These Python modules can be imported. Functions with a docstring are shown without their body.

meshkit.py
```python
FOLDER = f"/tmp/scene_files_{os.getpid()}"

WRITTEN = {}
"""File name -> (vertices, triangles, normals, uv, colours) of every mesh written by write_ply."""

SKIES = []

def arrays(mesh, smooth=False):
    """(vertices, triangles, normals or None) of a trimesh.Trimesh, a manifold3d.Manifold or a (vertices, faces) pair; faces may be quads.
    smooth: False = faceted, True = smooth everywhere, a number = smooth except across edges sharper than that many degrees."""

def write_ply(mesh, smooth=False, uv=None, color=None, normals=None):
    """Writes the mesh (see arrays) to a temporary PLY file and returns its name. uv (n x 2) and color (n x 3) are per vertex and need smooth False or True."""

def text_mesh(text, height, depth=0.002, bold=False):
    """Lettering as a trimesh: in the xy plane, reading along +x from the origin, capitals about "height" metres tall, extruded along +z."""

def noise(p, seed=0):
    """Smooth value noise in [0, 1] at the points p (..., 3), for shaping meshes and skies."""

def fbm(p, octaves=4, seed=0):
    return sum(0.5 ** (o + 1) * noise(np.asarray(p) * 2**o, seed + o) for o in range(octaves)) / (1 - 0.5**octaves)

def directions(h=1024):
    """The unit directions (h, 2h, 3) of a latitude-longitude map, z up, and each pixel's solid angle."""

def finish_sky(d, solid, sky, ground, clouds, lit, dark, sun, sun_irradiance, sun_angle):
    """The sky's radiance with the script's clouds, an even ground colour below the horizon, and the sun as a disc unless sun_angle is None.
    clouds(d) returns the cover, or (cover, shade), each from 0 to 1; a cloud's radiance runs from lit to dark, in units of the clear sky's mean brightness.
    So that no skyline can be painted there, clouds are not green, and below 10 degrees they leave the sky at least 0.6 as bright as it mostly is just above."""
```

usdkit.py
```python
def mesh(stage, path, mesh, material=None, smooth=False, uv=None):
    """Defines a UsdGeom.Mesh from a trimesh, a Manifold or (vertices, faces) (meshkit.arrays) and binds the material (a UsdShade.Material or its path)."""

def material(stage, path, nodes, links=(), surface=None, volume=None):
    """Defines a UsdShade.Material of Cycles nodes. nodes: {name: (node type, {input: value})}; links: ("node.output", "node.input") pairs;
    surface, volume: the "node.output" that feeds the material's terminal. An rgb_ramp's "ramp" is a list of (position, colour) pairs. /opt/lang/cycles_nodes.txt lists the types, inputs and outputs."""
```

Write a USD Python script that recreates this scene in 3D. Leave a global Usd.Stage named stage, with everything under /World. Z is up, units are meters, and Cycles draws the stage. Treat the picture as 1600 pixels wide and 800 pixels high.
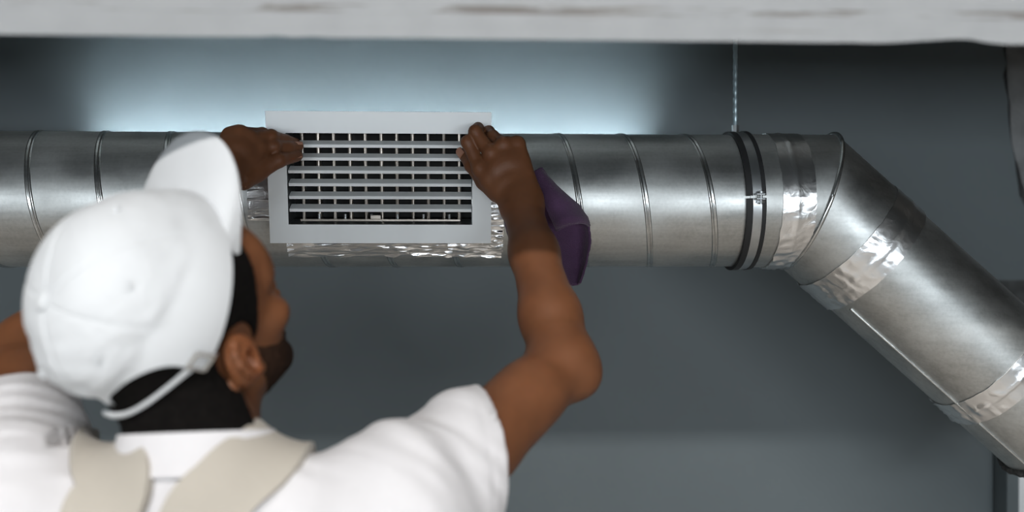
import math, random
import numpy as np, trimesh, manifold3d as m3, usdkit, meshkit
from pxr import Usd, UsdGeom, UsdLux, UsdShade, Gf, Sdf, Vt
from shapely.geometry import Polygon, box as sbox
rng = np.random.default_rng(7); random.seed(7)
stage = Usd.Stage.CreateInMemory()
UsdGeom.SetStageUpAxis(stage, UsdGeom.Tokens.z); UsdGeom.SetStageMetersPerUnit(stage, 1.0)
UsdGeom.Xform.Define(stage, '/World'); UsdGeom.Scope.Define(stage, '/World/Looks')
# ------------------------------------------------------------------ camera, light, exposure
ZC, YAW, FPX = 1.68, math.radians(2.6), 1550.0        # eye height, turn to the right, focal length in pixels of a 1600 wide frame
CAM = np.array([0, 0, ZC]); FWD = np.array([math.sin(YAW), math.cos(YAW), 0]); RGT = np.array([math.cos(YAW), -math.sin(YAW), 0])
cam = UsdGeom.Camera.Define(stage, '/World/camera')
cam.CreateHorizontalApertureAttr(36.0); cam.CreateVerticalApertureAttr(18.0)
cam.CreateFocalLengthAttr(FPX / 1600 * 36.0); cam.CreateFStopAttr(2.0); cam.CreateFocusDistanceAttr(1.43)
cam.CreateClippingRangeAttr(Gf.Vec2f(0.05, 100)); cam.CreateExposureAttr(0.0)
cam.AddTransformOp().Set(Gf.Matrix4d(*RGT, 0, 0, 0, 1, 0, *(-FWD), 0, *CAM, 1))
WALL_Y, BEAM_Y, BEAM_Z = 2.0, 0.86, ZC + 0.188
CEIL_Z, REAR_Y, X0, X1 = 3.10, -3.4, -4.2, 3.4
KEY_WATTS, WIN_WATTS, STRIP = 138.0, 13.5, 100.0
def rect_light(name, centre, w, h, aim, watts, color):
    """A lamp's luminous rectangle (w across, h tall) facing aim."""
    l = UsdLux.RectLight.Define(stage, '/World/' + name); l.CreateWidthAttr(w); l.CreateHeightAttr(h)
    l.CreateIntensityAttr(watts); l.CreateColorAttr(Gf.Vec3f(*color)); l.CreateNormalizeAttr(False)
    z = -np.asarray(aim, float); z /= np.linalg.norm(z); x = np.cross([0, 0, 1.0], z)
    x = np.array([1.0, 0, 0]) if np.linalg.norm(x) < 1e-6 else x / np.linalg.norm(x); y = np.cross(z, x)
    l.AddTransformOp().Set(Gf.Matrix4d(*x, 0, *y, 0, *z, 0, *map(float, centre), 1)); return l
LAMP_C = np.array([0.0, -1.2, 2.90])                     # the ceiling lamp that lights the man's back
WINDOWS = [(-2.4, 2.0), (-0.2, 2.0), (2.0, 2.0)]            # centre x and width of the windows behind the camera
WIN_Z0, WIN_Z1 = 1.00, 1.78
dome = UsdLux.DomeLight.Define(stage, '/World/sky_light'); dome.CreateIntensityAttr(0.15); dome.CreateColorAttr(Gf.Vec3f(.75, .85, 1))
# ------------------------------------------------------------------ helpers
def at(px, py, y):
    """World point where the ray of a photo pixel meets the plane at depth y."""
    d = FWD + RGT * ((px - 800) / FPX) + np.array([0, 0, (400 - py) / FPX]); return CAM + d * (y / d[1])
used = {}
def numbered(path):
    n = used.get(path, 0); used[path] = n + 1
    return path if n == 0 else f'{path}_{n:03d}'
def P(o): return str(o.GetPath()) if hasattr(o, 'GetPath') else o
def data(o, **kw):
    p = o.GetPrim() if hasattr(o, 'GetPrim') else o
    for k, v in kw.items():
        if v: p.SetCustomDataByKey(k, v)
    return o
def obj(name, mesh, mat, parent=None, label=None, smooth=False, **kw):
    o = usdkit.mesh(stage, numbered((P(parent) if parent is not None else '/World') + '/' + name), mesh, M[mat], smooth)
    return data(o, label=label, **kw)
def thing(name, label, category, loc=(0, 0, 0), rot=None, group=None):
    x = UsdGeom.Xform.Define(stage, numbered('/World/' + name)); x.AddTranslateOp().Set(Gf.Vec3d(*map(float, loc)))
    if rot: x.AddRotateXYZOp().Set(Gf.Vec3f(*rot))
    return data(x, label=label, category=category, group=group)
def bx(size, c=(0, 0, 0), bevel=0.0):
    if bevel <= 0: return trimesh.creation.box(size, trimesh.transformations.translation_matrix(c))
    h = np.array(size) / 2 - bevel
    pts = [m3.Manifold.sphere(bevel, 12).translate([sx * h[0], sy * h[1], sz * h[2]]) for sx in (-1, 1) for sy in (-1, 1) for sz in (-1, 1)]
    return tri(m3.Manifold.batch_hull(pts).translate(list(map(float, c))))
def tri(m):
    q = m.to_mesh(); return trimesh.Trimesh(q.vert_properties[:, :3], q.tri_verts, process=False)
def man(t):
    t = trimesh.Trimesh(t.vertices, t.faces); return m3.Manifold(m3.Mesh(np.asarray(t.vertices, np.float32), np.asarray(t.faces, np.uint32)))
def cat(*ms): return trimesh.util.concatenate([m for m in ms])
def cyl(a, b, r, n=24, r2=None):
    """Closed cylinder (or cone) from a to b."""
    return sweep([a, b], [r, r if r2 is None else r2], n)
def frame_of(path):
    path = np.asarray(path, float); t = np.gradient(path, axis=0); t /= np.linalg.norm(t, axis=1)[:, None]
    u = np.cross(t[0], [0, 0, 1.0]) if abs(t[0][2]) < .9 else np.cross(t[0], [1.0, 0, 0]); u /= np.linalg.norm(u); us = [u]
    for k in range(1, len(t)):
        u = us[-1] - t[k] * np.dot(us[-1], t[k]); us.append(u / np.linalg.norm(u))
    us = np.array(us); return path, t, us, np.cross(t, us)
def sweep(path, radii, n=12):
    path, t, u, v = frame_of(path); radii = np.broadcast_to(radii, len(path)); a = np.linspace(0, 2 * np.pi, n, endpoint=False)
    V = path[:, None] + radii[:, None, None] * (u[:, None] * np.cos(a)[None, :, None] + v[:, None] * np.sin(a)[None, :, None])
    m = grid(V, close_v=True); k = len(m.vertices); e = (len(path) - 1) * n
    cap = [[k, (j + 1) % n, j] for j in range(n)] + [[k + 1, e + j, e + (j + 1) % n] for j in range(n)]
    t = trimesh.Trimesh(np.vstack([m.vertices, path[0], path[-1]]), np.vstack([m.faces, cap]), process=False); t.fix_normals(); return t
def grid(V, close_u=False, close_v=False):
    """Quads over an (nu, nv, 3) array of points."""
    nu, nv = V.shape[:2]; i = np.arange(nu * nv).reshape(nu, nv)
    if close_u: i = np.vstack([i, i[:1]])
    if close_v: i = np.hstack([i, i[:, :1]])
    a, b, c, d = i[:-1, :-1].ravel(), i[1:, :-1].ravel(), i[1:, 1:].ravel(), i[:-1, 1:].ravel()
    return trimesh.Trimesh(V.reshape(-1, 3), np.vstack([np.c_[a, b, c], np.c_[a, c, d]]), process=False)
def sheet(outer, inner):
    """A closed sheet between two (nu, nv, 3) grids."""
    nu, nv = outer.shape[:2]; k = nu * nv; A, B = grid(outer), grid(inner); F = [A.faces, B.faces[:, ::-1] + k]
    i = np.arange(k).reshape(nu, nv); rim = np.r_[i[:-1, 0], i[-1, :-1], i[:0:-1, -1], i[0, :0:-1]]; r2 = np.roll(rim, -1)
    F += [np.c_[rim, rim + k, r2 + k], np.c_[rim, r2 + k, r2]]
    t = trimesh.Trimesh(np.vstack([A.vertices, B.vertices]), np.vstack(F), process=False); t.fix_normals(); return t
def extrude_x(poly, x0, x1):
    """Extrudes a polygon drawn in (y, z) along x."""
    m = trimesh.creation.extrude_polygon(Polygon(poly), x1 - x0, engine='earcut'); v = m.vertices
    m.vertices = np.c_[v[:, 2] + x0, v[:, 0], v[:, 1]]; return m
# ------------------------------------------------------------------ materials
M = {}
def mat(name, nodes, links, surface='p.BSDF'): M[name] = usdkit.material(stage, '/World/Looks/' + name, nodes, links, surface)
def simple(name, color, rough=.5, metal=0.0, var=.12, scale=8, bump=0.0, bscale=60, **extra):
    c = np.array(color, float)
    nodes = {'g': ('texture_coordinate', {}), 'n': ('noise_texture', {'scale': scale, 'detail': 5}), 'r': ('rgb_ramp', {'ramp': [(.3, tuple(c * (1 - var))), (.7, tuple(np.minimum(c * (1 + var), 1)))]}),
             'p': ('principled_bsdf', {'roughness': rough, 'metallic': metal, **extra})}
    links = [('g.object', 'n.vector'), ('n.fac', 'r.fac'), ('r.color', 'p.base_color')]
    if bump:
        nodes['n2'] = ('noise_texture', {'scale': bscale, 'detail': 4}); nodes['b'] = ('bump', {'strength': bump, 'distance': .002})
        links += [('g.object', 'n2.vector'), ('n2.fac', 'b.height'), ('b.normal', 'p.normal')]
    mat(name, nodes, links)
simple('wall_paint', (.090, .110, .118), .55, var=.06, scale=3, bump=.25, bscale=45)
simple('soot_concrete', (.055, .058, .058), .9, var=.5, scale=22, bump=1, bscale=90)
simple('rough_concrete', (.16, .165, .168), .9, var=.35, scale=18, bump=1, bscale=70)
simple('white_frame', (.72, .74, .75), .4, var=.02)
simple('floor_wood', (.58, .52, .46), .5, var=.2, scale=4)
simple('ceiling_paint', (.45, .45, .44), .8, var=.05)
simple('room_paint', (.36, .36, .35), .8, var=.05)
simple('black_rubber', (.012, .012, .013), .6, var=.1)
simple('mastic', (.03, .03, .03), .8, var=.6, scale=160, bump=1, bscale=220)
simple('zinc', (.5, .52, .53), .35, 1, var=.1, scale=60)
simple('rod_zinc', (.42, .52, .56), .38, .7, var=.1, scale=60)
simple('bronze_alu', (.62, .56, .50), .3, 1, var=.15, scale=30)
simple('white_enamel', (.85, .87, .875), .35, var=.015, scale=3, specular_ior_level=.5)
simple('black_inside', (.012, .012, .012), .8)
simple('baffle_grey', (.12, .12, .12), .6)
simple('lamp_housing', (.7, .72, .72), .5)
def metal(name, tone, rough, bump):
    mat(name, {'g': ('texture_coordinate', {}), 'sp': ('mapping', {'scale': (7, 90, 90)}), 'n1': ('noise_texture', {'scale': 1.0, 'detail': 6, 'roughness': .65}),
               'n2': ('noise_texture', {'scale': 9, 'detail': 6, 'roughness': .6}), 'n3': ('noise_texture', {'scale': 210, 'detail': 3}),
               'mx': ('mix_float', {'fac': .5}), 'mx2': ('mix_float', {'fac': .22}),
               'r': ('rgb_ramp', {'ramp': [(.3, tuple(np.array(tone) * .70)), (.5, tone), (.72, tuple(np.minimum(1, np.array(tone) * 1.25)))]}),
               'rr': ('map_range', {'from_min': .3, 'from_max': .7, 'to_min': rough * .8, 'to_max': rough * 1.25}), 'b': ('bump', {'strength': bump, 'distance': .0012}), 'p': ('principled_bsdf', {'metallic': 1.0})},
        [('g.object', 'sp.vector'), ('sp.vector', 'n1.vector'), ('g.object', 'n2.vector'), ('g.object', 'n3.vector'), ('n1.fac', 'mx.a'), ('n2.fac', 'mx.b'), ('mx.result', 'mx2.a'), ('n3.fac', 'mx2.b'),
         ('mx2.result', 'r.fac'), ('r.color', 'p.base_color'), ('n2.fac', 'rr.value'), ('rr.result', 'p.roughness'), ('n2.fac', 'b.height'), ('b.normal', 'p.normal')])
metal('galvanised', (.52, .53, .52), .44, .2)
metal('galvanised_seam', (.6, .61, .6), .25, .1)
mat('foil', {'g': ('texture_coordinate', {}), 'n': ('noise_texture', {'scale': 45, 'detail': 4, 'distortion': 1.2}), 'b': ('bump', {'strength': .5, 'distance': .0015}),
             'p': ('principled_bsdf', {'metallic': 1.0, 'roughness': .27, 'base_color': (.88, .88, .88)})}, [('g.object', 'n.vector'), ('n.fac', 'b.height'), ('b.normal', 'p.normal')])
# white painted concrete with long streaks of bare, stained board marks
mat('beam_paint', {'xyz': ('separate_xyz', {}), 'dz': ('math', {'math_type': 'subtract', 'value2': ZC + .2135}), 'da': ('math', {'math_type': 'absolute'}), 'near': ('map_range', {'from_min': .0022, 'from_max': .0048, 'to_min': 1.0, 'to_max': 0.0, 'clamp': True}),
                   'm4': ('mapping', {'scale': (9, 20, 130)}), 'n4': ('noise_texture', {'scale': 1.0, 'detail': 5, 'roughness': .65}), 'on4': ('map_range', {'from_min': .50, 'from_max': .58, 'to_min': 0.0, 'to_max': .8, 'clamp': True}), 'st': ('math', {'math_type': 'multiply'}), 'mx2': ('mix_color', {'b': (.085, .07, .06)}), 'g': ('texture_coordinate', {}), 'm1': ('mapping', {'scale': (3.2, 14, 55)}), 'n1': ('noise_texture', {'scale': 1.6, 'detail': 5, 'roughness': .6}),
                   'm2': ('mapping', {'scale': (1.2, 4, 30)}), 'n2': ('noise_texture', {'scale': 1.0, 'detail': 3}), 'mul': ('math', {'math_type': 'multiply'}),
                   'n3': ('noise_texture', {'scale': 30, 'detail': 6}), 'rs': ('rgb_ramp', {'ramp': [(.0, (.21, .215, .22)), (.5, (.235, .242, .247)), (1, (.26, .266, .27))]}),
                   'rm': ('rgb_ramp', {'ramp': [(.36, (0, 0, 0)), (.45, (1, 1, 1))]}), 'mx': ('mix_color', {'b': (.15, .14, .13)}), 'b': ('bump', {'strength': .5, 'distance': .003}), 'p': ('principled_bsdf', {'roughness': .75})},
    [('g.object', 'm1.vector'), ('m1.vector', 'n1.vector'), ('g.object', 'm2.vector'), ('m2.vector', 'n2.vector'), ('n1.fac', 'mul.value1'), ('n2.fac', 'mul.value2'), ('mul.value', 'rm.fac'),
     ('g.object', 'n3.vector'), ('n3.fac', 'rs.fac'), ('rs.color', 'mx.a'), ('rm.color', 'mx.fac'), ('g.object', 'xyz.vector'), ('xyz.z', 'dz.value1'), ('dz.value', 'da.value1'), ('da.value', 'near.value'), ('g.object', 'm4.vector'), ('m4.vector', 'n4.vector'), ('n4.fac', 'on4.value'), ('near.result', 'st.value1'), ('on4.result', 'st.value2'), ('st.value', 'mx2.fac'), ('mx.result', 'mx2.a'), ('mx2.result', 'p.base_color'), ('n1.fac', 'b.height'), ('b.normal', 'p.normal')])
mat('strip_glow', {'p': ('emission', {'color': (.84, .94, 1.0), 'strength': STRIP})}, [], 'p.emission')
mat('pane_glass', {'t': ('transparent_bsdf', {}), 'gl': ('glossy_bsdf', {'roughness': .02}), 'f': ('fresnel', {'IOR': 1.45}), 'x': ('mix_closure', {})}, [('f.fac', 'x.fac'), ('t.BSDF', 'x.closure1'), ('gl.BSDF', 'x.closure2')], 'x.closure')
# ------------------------------------------------------------------ the room
S = dict(kind='structure')
obj('floor', bx((X1 - X0 + .4, WALL_Y - REAR_Y + .4, .2), ((X0 + X1) / 2, (WALL_Y + REAR_Y) / 2, -.1)), 'floor_wood', label='pale brown floor', **S)
obj('ceiling', bx((X1 - X0 + .4, WALL_Y - REAR_Y + .4, .2), ((X0 + X1) / 2, (WALL_Y + REAR_Y) / 2, CEIL_Z + .1)), 'ceiling_paint', label='grey painted ceiling', **S)
obj('wall_left', bx((.2, WALL_Y - REAR_Y, CEIL_Z), (X0 - .1, (WALL_Y + REAR_Y) / 2, CEIL_Z / 2)), 'room_paint', label='plain grey side wall', **S)
obj('wall_right', bx((.2, WALL_Y - REAR_Y, CEIL_Z), (X1 + .1, (WALL_Y + REAR_Y) / 2, CEIL_Z / 2)), 'room_paint', label='plain grey side wall far to the right', **S)
# back wall: dark slate paint that ends in a ragged edge at the right, bare concrete beyond and a darker return lower down
XE = at(1568, 200, WALL_Y)[0]
zs = np.linspace(ZC - .05, CEIL_Z, 60)
edge = []
for z in zs:
    y = 400 - (z - ZC) * FPX / (WALL_Y * .999 + XE * .045)           # how far down the ragged edge runs
    lean = np.interp(y, [60, 200, 300, 420], [at(1566, 0, WALL_Y)[0], at(1577, 0, WALL_Y)[0], at(1592, 0, WALL_Y)[0], at(1625, 0, WALL_Y)[0]])
    edge.append((lean + .009 * (meshkit.fbm(np.array([z * 24, 3.1, 0.7])) - .5) + .012 * (meshkit.noise(np.array([z * 60, 9.1, 0.2])) - .5), z))
XC = at(1551, 0, WALL_Y)[0]
poly = Polygon([(X0, 0), (XC, 0), (XC, ZC - .05)] + edge + [(X0, CEIL_Z)])
wb = trimesh.creation.extrude_polygon(poly, .035, engine='earcut'); v = wb.vertices; wb.vertices = np.c_[v[:, 0], WALL_Y + .035 - v[:, 2], v[:, 1]]; wb.fix_normals()
obj('wall_back', wb, 'wall_paint', label='dark slate grey painted wall behind the duct', **S)
ws = trimesh.creation.box((X1 - X0, .2, CEIL_Z)); ws = ws.subdivide().subdivide(); ws.apply_translation(((X0 + X1) / 2, WALL_Y + .14, CEIL_Z / 2))
obj('wall_behind', ws, 'soot_concrete', label='sooty bare masonry showing beside the painted wall', **S)
# rough concrete slab at the upper right, broken along its left side
pz = np.linspace(ZC + .125, CEIL_Z, 50); L = []
for z in pz:
    y = 400 - (z - ZC) * FPX / (WALL_Y * .999 + XE * .045)
    L.append((np.interp(y, [60, 200, 225, 290, 310], [at(q, 0, WALL_Y)[0] for q in (1568, 1577, 1578, 1597, 1606)]) + .004 + .012 * (meshkit.fbm(np.array([z * 40, 1.7, 4.4])) - .5), z))
pc = trimesh.creation.extrude_polygon(Polygon(L + [(X1, CEIL_Z), (X1, ZC + .125)]), .03, engine='earcut'); v = pc.vertices; pc.vertices = np.c_[v[:, 0], WALL_Y + .03 - v[:, 2], v[:, 1]]; pc.fix_normals()
obj('trim_1', pc, 'rough_concrete', label='rough grey concrete with a broken edge at the upper right', **S)
xw = at(1593, 0, WALL_Y - .05)[0]
obj('trim_2', bx((xw - XC - .004, .09, ZC - .38 - .0), ((XC + xw) / 2 + .002, WALL_Y - .003, (ZC - .38) / 2)), 'wall_paint', label='narrow dark wall return below the slanting duct', **S)
obj('trim_3', bx((.12, .05, at(1593, 735, WALL_Y - .05)[2]), (xw + .06, WALL_Y - .02, at(1593, 735, WALL_Y - .05)[2] / 2), .004), 'white_frame', label='white post at the lower right edge of the wall', **S)
# concrete beam across the front with chipped lower edge
xs = np.linspace(X0, X1, 500); low = []
for x in xs:
    c = 0.0015 * (meshkit.fbm(np.array([x * 16, .3, .9])) - .5)
    u = 800 + FPX * ((x * math.cos(YAW) - BEAM_Y * math.sin(YAW)) / (x * math.sin(YAW) + BEAM_Y * math.cos(YAW)))
    for p, w, h in ((425, 9, .0018), (1132, 8, .0018), (1320, 9, .0018), (490, 14, .001)): c += h * math.exp(-((u - p) / w) ** 2)
    c += .0042 * np.clip((u - 1390) / 100, 0, 1) * np.clip((1546 - u) / 14, 0, 1)
    low.append((x, BEAM_Z + c))
bm = trimesh.creation.extrude_polygon(Polygon(low + [(X1, CEIL_Z), (X0, CEIL_Z)]), .16, engine='earcut'); v = bm.vertices; bm.vertices = np.c_[v[:, 0], BEAM_Y + .16 - v[:, 2], np.where(v[:, 1] < CEIL_Z - .3, v[:, 1] + (.16 - v[:, 2]) * .45, v[:, 1])]; bm.fix_normals()
obj('trim_4', bm, 'beam_paint', label='white painted concrete beam with chipped lower edge and stained board marks', **S)
# rear wall with three low windows
def wall_with_holes():
    p = sbox(X0, 0, X1, CEIL_Z)
    for c, w in WINDOWS: p = p.difference(sbox(c - w / 2, WIN_Z0, c + w / 2, WIN_Z1))
    m = trimesh.creation.extrude_polygon(p, .2, engine='earcut'); v = m.vertices; m.vertices = np.c_[v[:, 0], REAR_Y - v[:, 2], v[:, 1]]; m.fix_normals(); return m
obj('wall_rear', wall_with_holes(), 'room_paint', label='plain grey wall with three windows', **S)
for k, (c, w) in enumerate(WINDOWS):
    win = data(UsdGeom.Xform.Define(stage, f'/World/window_{k + 1}'), kind='structure', label=('left', 'middle', 'right')[k] + ' white framed window in the rear wall')
    h = WIN_Z1 - WIN_Z0; zc = (WIN_Z0 + WIN_Z1) / 2
    fr = cat(*[bx((.05, .07, h), (c + s * (w / 2 - .025), REAR_Y - .08, zc)) for s in (-1, 0, 1)], *[bx((w, .07, .05), (c, REAR_Y - .08, zc + s * (h / 2 - .025))) for s in (-1, 1)])
    obj('window_frame', fr, 'white_frame', win)
    for s in (-1, 1): obj('pane', bx((w / 2 - .08, .006, h - .1), (c + s * w / 4, REAR_Y - .08, zc)), 'pane_glass', win)
    rect_light(f'window_daylight_{k + 1}', (c, REAR_Y - .26, zc), w, h, (0, 1, 0.0), WIN_WATTS, (.86, .94, 1.0))
lamp = thing('ceiling_lamp', 'long white linear lamp hanging below the ceiling behind the camera', 'lamp', LAMP_C)
obj('housing', bx((2.4, .14, .06), (0, 0, .045), .008), 'lamp_housing', lamp)
for s in (-1, 1): obj('cable', cyl((s * .9, 0, .07), (s * .9, 0, CEIL_Z - LAMP_C[2]), .004, 8), 'lamp_housing', lamp)
rect_light('ceiling_lamp_glow', LAMP_C + [0, 0, .01], 2.3, .12, (0, .8, -.5), KEY_WATTS, (1.0, .98, .96))
# light strip lying on a ledge of the wall behind the duct, shining up the wall
sx0, sx1 = at(140, 205, WALL_Y - .04)[0], at(1012, 205, WALL_Y - .04)[0]
sz = at(700, 214, WALL_Y - .05)[2] - .03
strip = thing('strip_light', 'hidden strip light on the wall behind the duct, throwing a cold glow up the wall', 'lamp', ((sx0 + sx1) / 2, WALL_Y - .022, sz - .05))
sl = (sx1 - sx0) / 2
obj('channel', extrude_x([(.022, -.03), (.022, -.024), (-.006, -.024), (-.006, -.02), (-.074, -.02), (-.074, .05), (-.08, .05), (-.08, -.03)], -sl, sl), 'lamp_housing', strip)
for s in (-1, 1): obj('end_cap', bx((.006, .1, .075), (s * (sl + .003), -.030, .0065)), 'lamp_housing', strip)
for x in np.arange(-sl + .02, sl - .01, .04): obj('baffle', bx((.0016, .088, .046), (x, -.028, .006)), 'baffle_grey', strip)
obj('diffuser', extrude_x([(-.008, -.019), (-.008, -.012), (-.02, -.006), (-.055, -.006), (-.070, -.012), (-.070, -.019)], -sl + .004, sl - .004), 'strip_glow', strip)
# ------------------------------------------------------------------ the duct
DY, DR = 1.55, .1035
DZ = at(600, 312.5, DY)[2]
E = at(1262, 315, DY); E = np.array([E[0], DY, DZ])                  # where the two axes meet
BEND = math.radians(41.2); DIR2 = np.array([math.cos(BEND), 0, -math.sin(BEND)])
duct = thing('ventilation_duct', 'round galvanised spiral duct running along the wall and bending down to the right', 'duct')
XS = E[0] - .115 * 1.0                                               # spiral pipe ends inside the elbow collar
GX0, GX1 = at(452, 300, 1.44)[0], at(738, 300, 1.44)[0]
nu, nv = 420, 160
xx = np.linspace(-2.4, XS, nu); aa = np.linspace(0, 2 * np.pi, nv, endpoint=False)
dent = .0006 * (meshkit.fbm(np.stack(np.broadcast_arrays(xx[:, None] * 9, np.cos(aa) * 1.6 + 5, np.sin(aa) * 1.6 + 5), -1)) - .5)
rr = DR + dent
V = np.stack([np.broadcast_to(xx[:, None], rr.shape), DY - rr * np.cos(aa), DZ + rr * np.sin(aa)], -1)
pipe = grid(V, close_v=True)
cen = pipe.triangles_center
hole = (cen[:, 0] > GX0) & (cen[:, 0] < GX1) & (cen[:, 1] < DY) & (cen[:, 2] > DZ - .062) & (cen[:, 2] < DZ + .075)
pipe.update_faces(~hole); pipe.remove_unreferenced_vertices()
obj('spiral_pipe', pipe, 'galvanised', duct, smooth=True)
PITCH = .0985
def helix(phase, r, prof):
    """A low ridge of the lock seam: prof is a list of (offset along x, height)."""
    th = np.arange(-14 * 2 * math.pi, 14 * 2 * math.pi, 2 * math.pi / 72); x = phase - PITCH * th / (2 * math.pi)
    keep = (x > -2.3) & (x < XS - .003); th, x = th[keep], x[keep]
    return np.stack([np.stack([x + o, DY - (r + h) * np.cos(th), DZ + (r + h) * np.sin(th)], -1) for o, h in prof], 1)
# seam crosses the top (th = 90 deg) at photo x = 868
ph = at(868, 212, DY)[0] + PITCH * .25
prof = [(-.0052, -.001), (-.004, .0012), (-.0022, .0016), (-.0006, .0004), (.0006, .0004), (.0022, .0016), (.004, .0012), (.0052, -.001)]
sm = helix(ph, DR, prof)
def cut_grille(V):
    c = V.mean(1); hid = (c[:, 0] > GX0 - .02) & (c[:, 0] < GX1 + .02) & (c[:, 1] < DY) & (c[:, 2] > DZ - .062) & (c[:, 2] < DZ + .08)
    runs = np.split(np.arange(len(c)), np.flatnonzero(np.diff(hid.astype(int))) + 1)
    return [V[r] for r in runs if not hid[r[0]] and len(r) > 1]
obj('lock_seam', cat(*[grid(g) for g in cut_grille(sm)]), 'galvanised_seam', duct, smooth=True)
# elbow: two mitred pieces, then the slanting pipe
half = BEND / 2; MN = np.array([math.cos(half), 0, -math.sin(half)])       # normal of the mitre plane
def tube_pts(axis_p, d, s, r, a):
    """Point at angle a of the ring of a pipe with axis through axis_p along d, at length s."""
    n1 = np.array([0, -1.0, 0]); n2 = np.array([-d[2], 0, d[0]])
    return axis_p + d * s[..., None] + r * (np.cos(a)[..., None] * n1 + np.sin(a)[..., None] * n2)
a = np.linspace(0, 2 * np.pi, 129)[:-1]
def mitre_s(d, r): # length along d at which angle a meets the mitre plane through E
    n2 = np.array([-d[2], 0, d[0]]); return -(r * np.sin(a) * (n2 @ MN)) / (d @ MN)
EX = np.array([1.0, 0, 0]); RE = DR + .0012
def piece(d, s0, s1, r, n=24, dents=True):
    s0 = np.broadcast_to(s0, a.shape); s1 = np.broadcast_to(s1, a.shape); t = np.linspace(0, 1, n)[:, None]
    q = r + (.0007 * (meshkit.fbm(np.stack(np.broadcast_arrays(t * 4 + d[2] * 7, np.cos(a) * 1.3 + 9, np.sin(a) * 1.3 + 2), -1)) - .5) if dents else 0)
    n1 = np.array([0, -1.0, 0]); n2 = np.array([-d[2], 0, d[0]]); s = s0 + (s1 - s0) * t
    q = np.broadcast_to(q, s.shape)[..., None]
    return grid(E + d * s[..., None] + q * (np.cos(a)[None, :, None] * n1 + np.sin(a)[None, :, None] * n2), close_v=True)
L2, LEND = .130, .535
obj('elbow', cat(piece(EX, -.122, mitre_s(EX, RE), RE), piece(DIR2, mitre_s(DIR2, RE), L2, RE)), 'galvanised', duct, smooth=True)
def ring_bead(pts, rad, n=8):
    pts = np.vstack([pts, pts[:2]]); return sweep(pts, rad, n)
obj('mitre_bead', ring_bead(E + EX * mitre_s(EX, RE)[:, None] + (RE + .001) * (np.cos(a)[:, None] * np.array([0, -1.0, 0]) + np.sin(a)[:, None] * np.array([0, 0, 1.0])), .0036), 'galvanised_seam', duct, smooth=True)
obj('slanting_pipe', piece(DIR2, L2 - .03, LEND, DR - .0006, 40), 'galvanised', duct, smooth=True)
sd = np.radians(-64)
p0, p1 = [tube_pts(E, DIR2, np.array(s), DR + .0004, np.array(sd)) for s in (L2 + .02, LEND - .01)]
obj('long_seam', sweep(np.linspace(p0, p1, 20), .0022, 8), 'galvanised_seam', duct, smooth=True)
ends = E + DIR2 * LEND
ra = a[:, None]; rim = ends + (DR + .002 + .002 * rng.random(len(a)))[:, None] * (np.cos(ra) * np.array([0, -1.0, 0]) + np.sin(ra) * np.array([-DIR2[2], 0, DIR2[0]]))
obj('sealed_rim', ring_bead(rim, np.r_[.004 + .0016 * rng.random(len(a)), .005, .005]), 'mastic', duct, label='black crusty sealed rim')
obj('wall_sleeve', piece(np.array([0, 1.0, 0]) if False else DIR2, LEND, LEND + .16, DR - .004, 6), 'mastic', duct, smooth=True)
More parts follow.
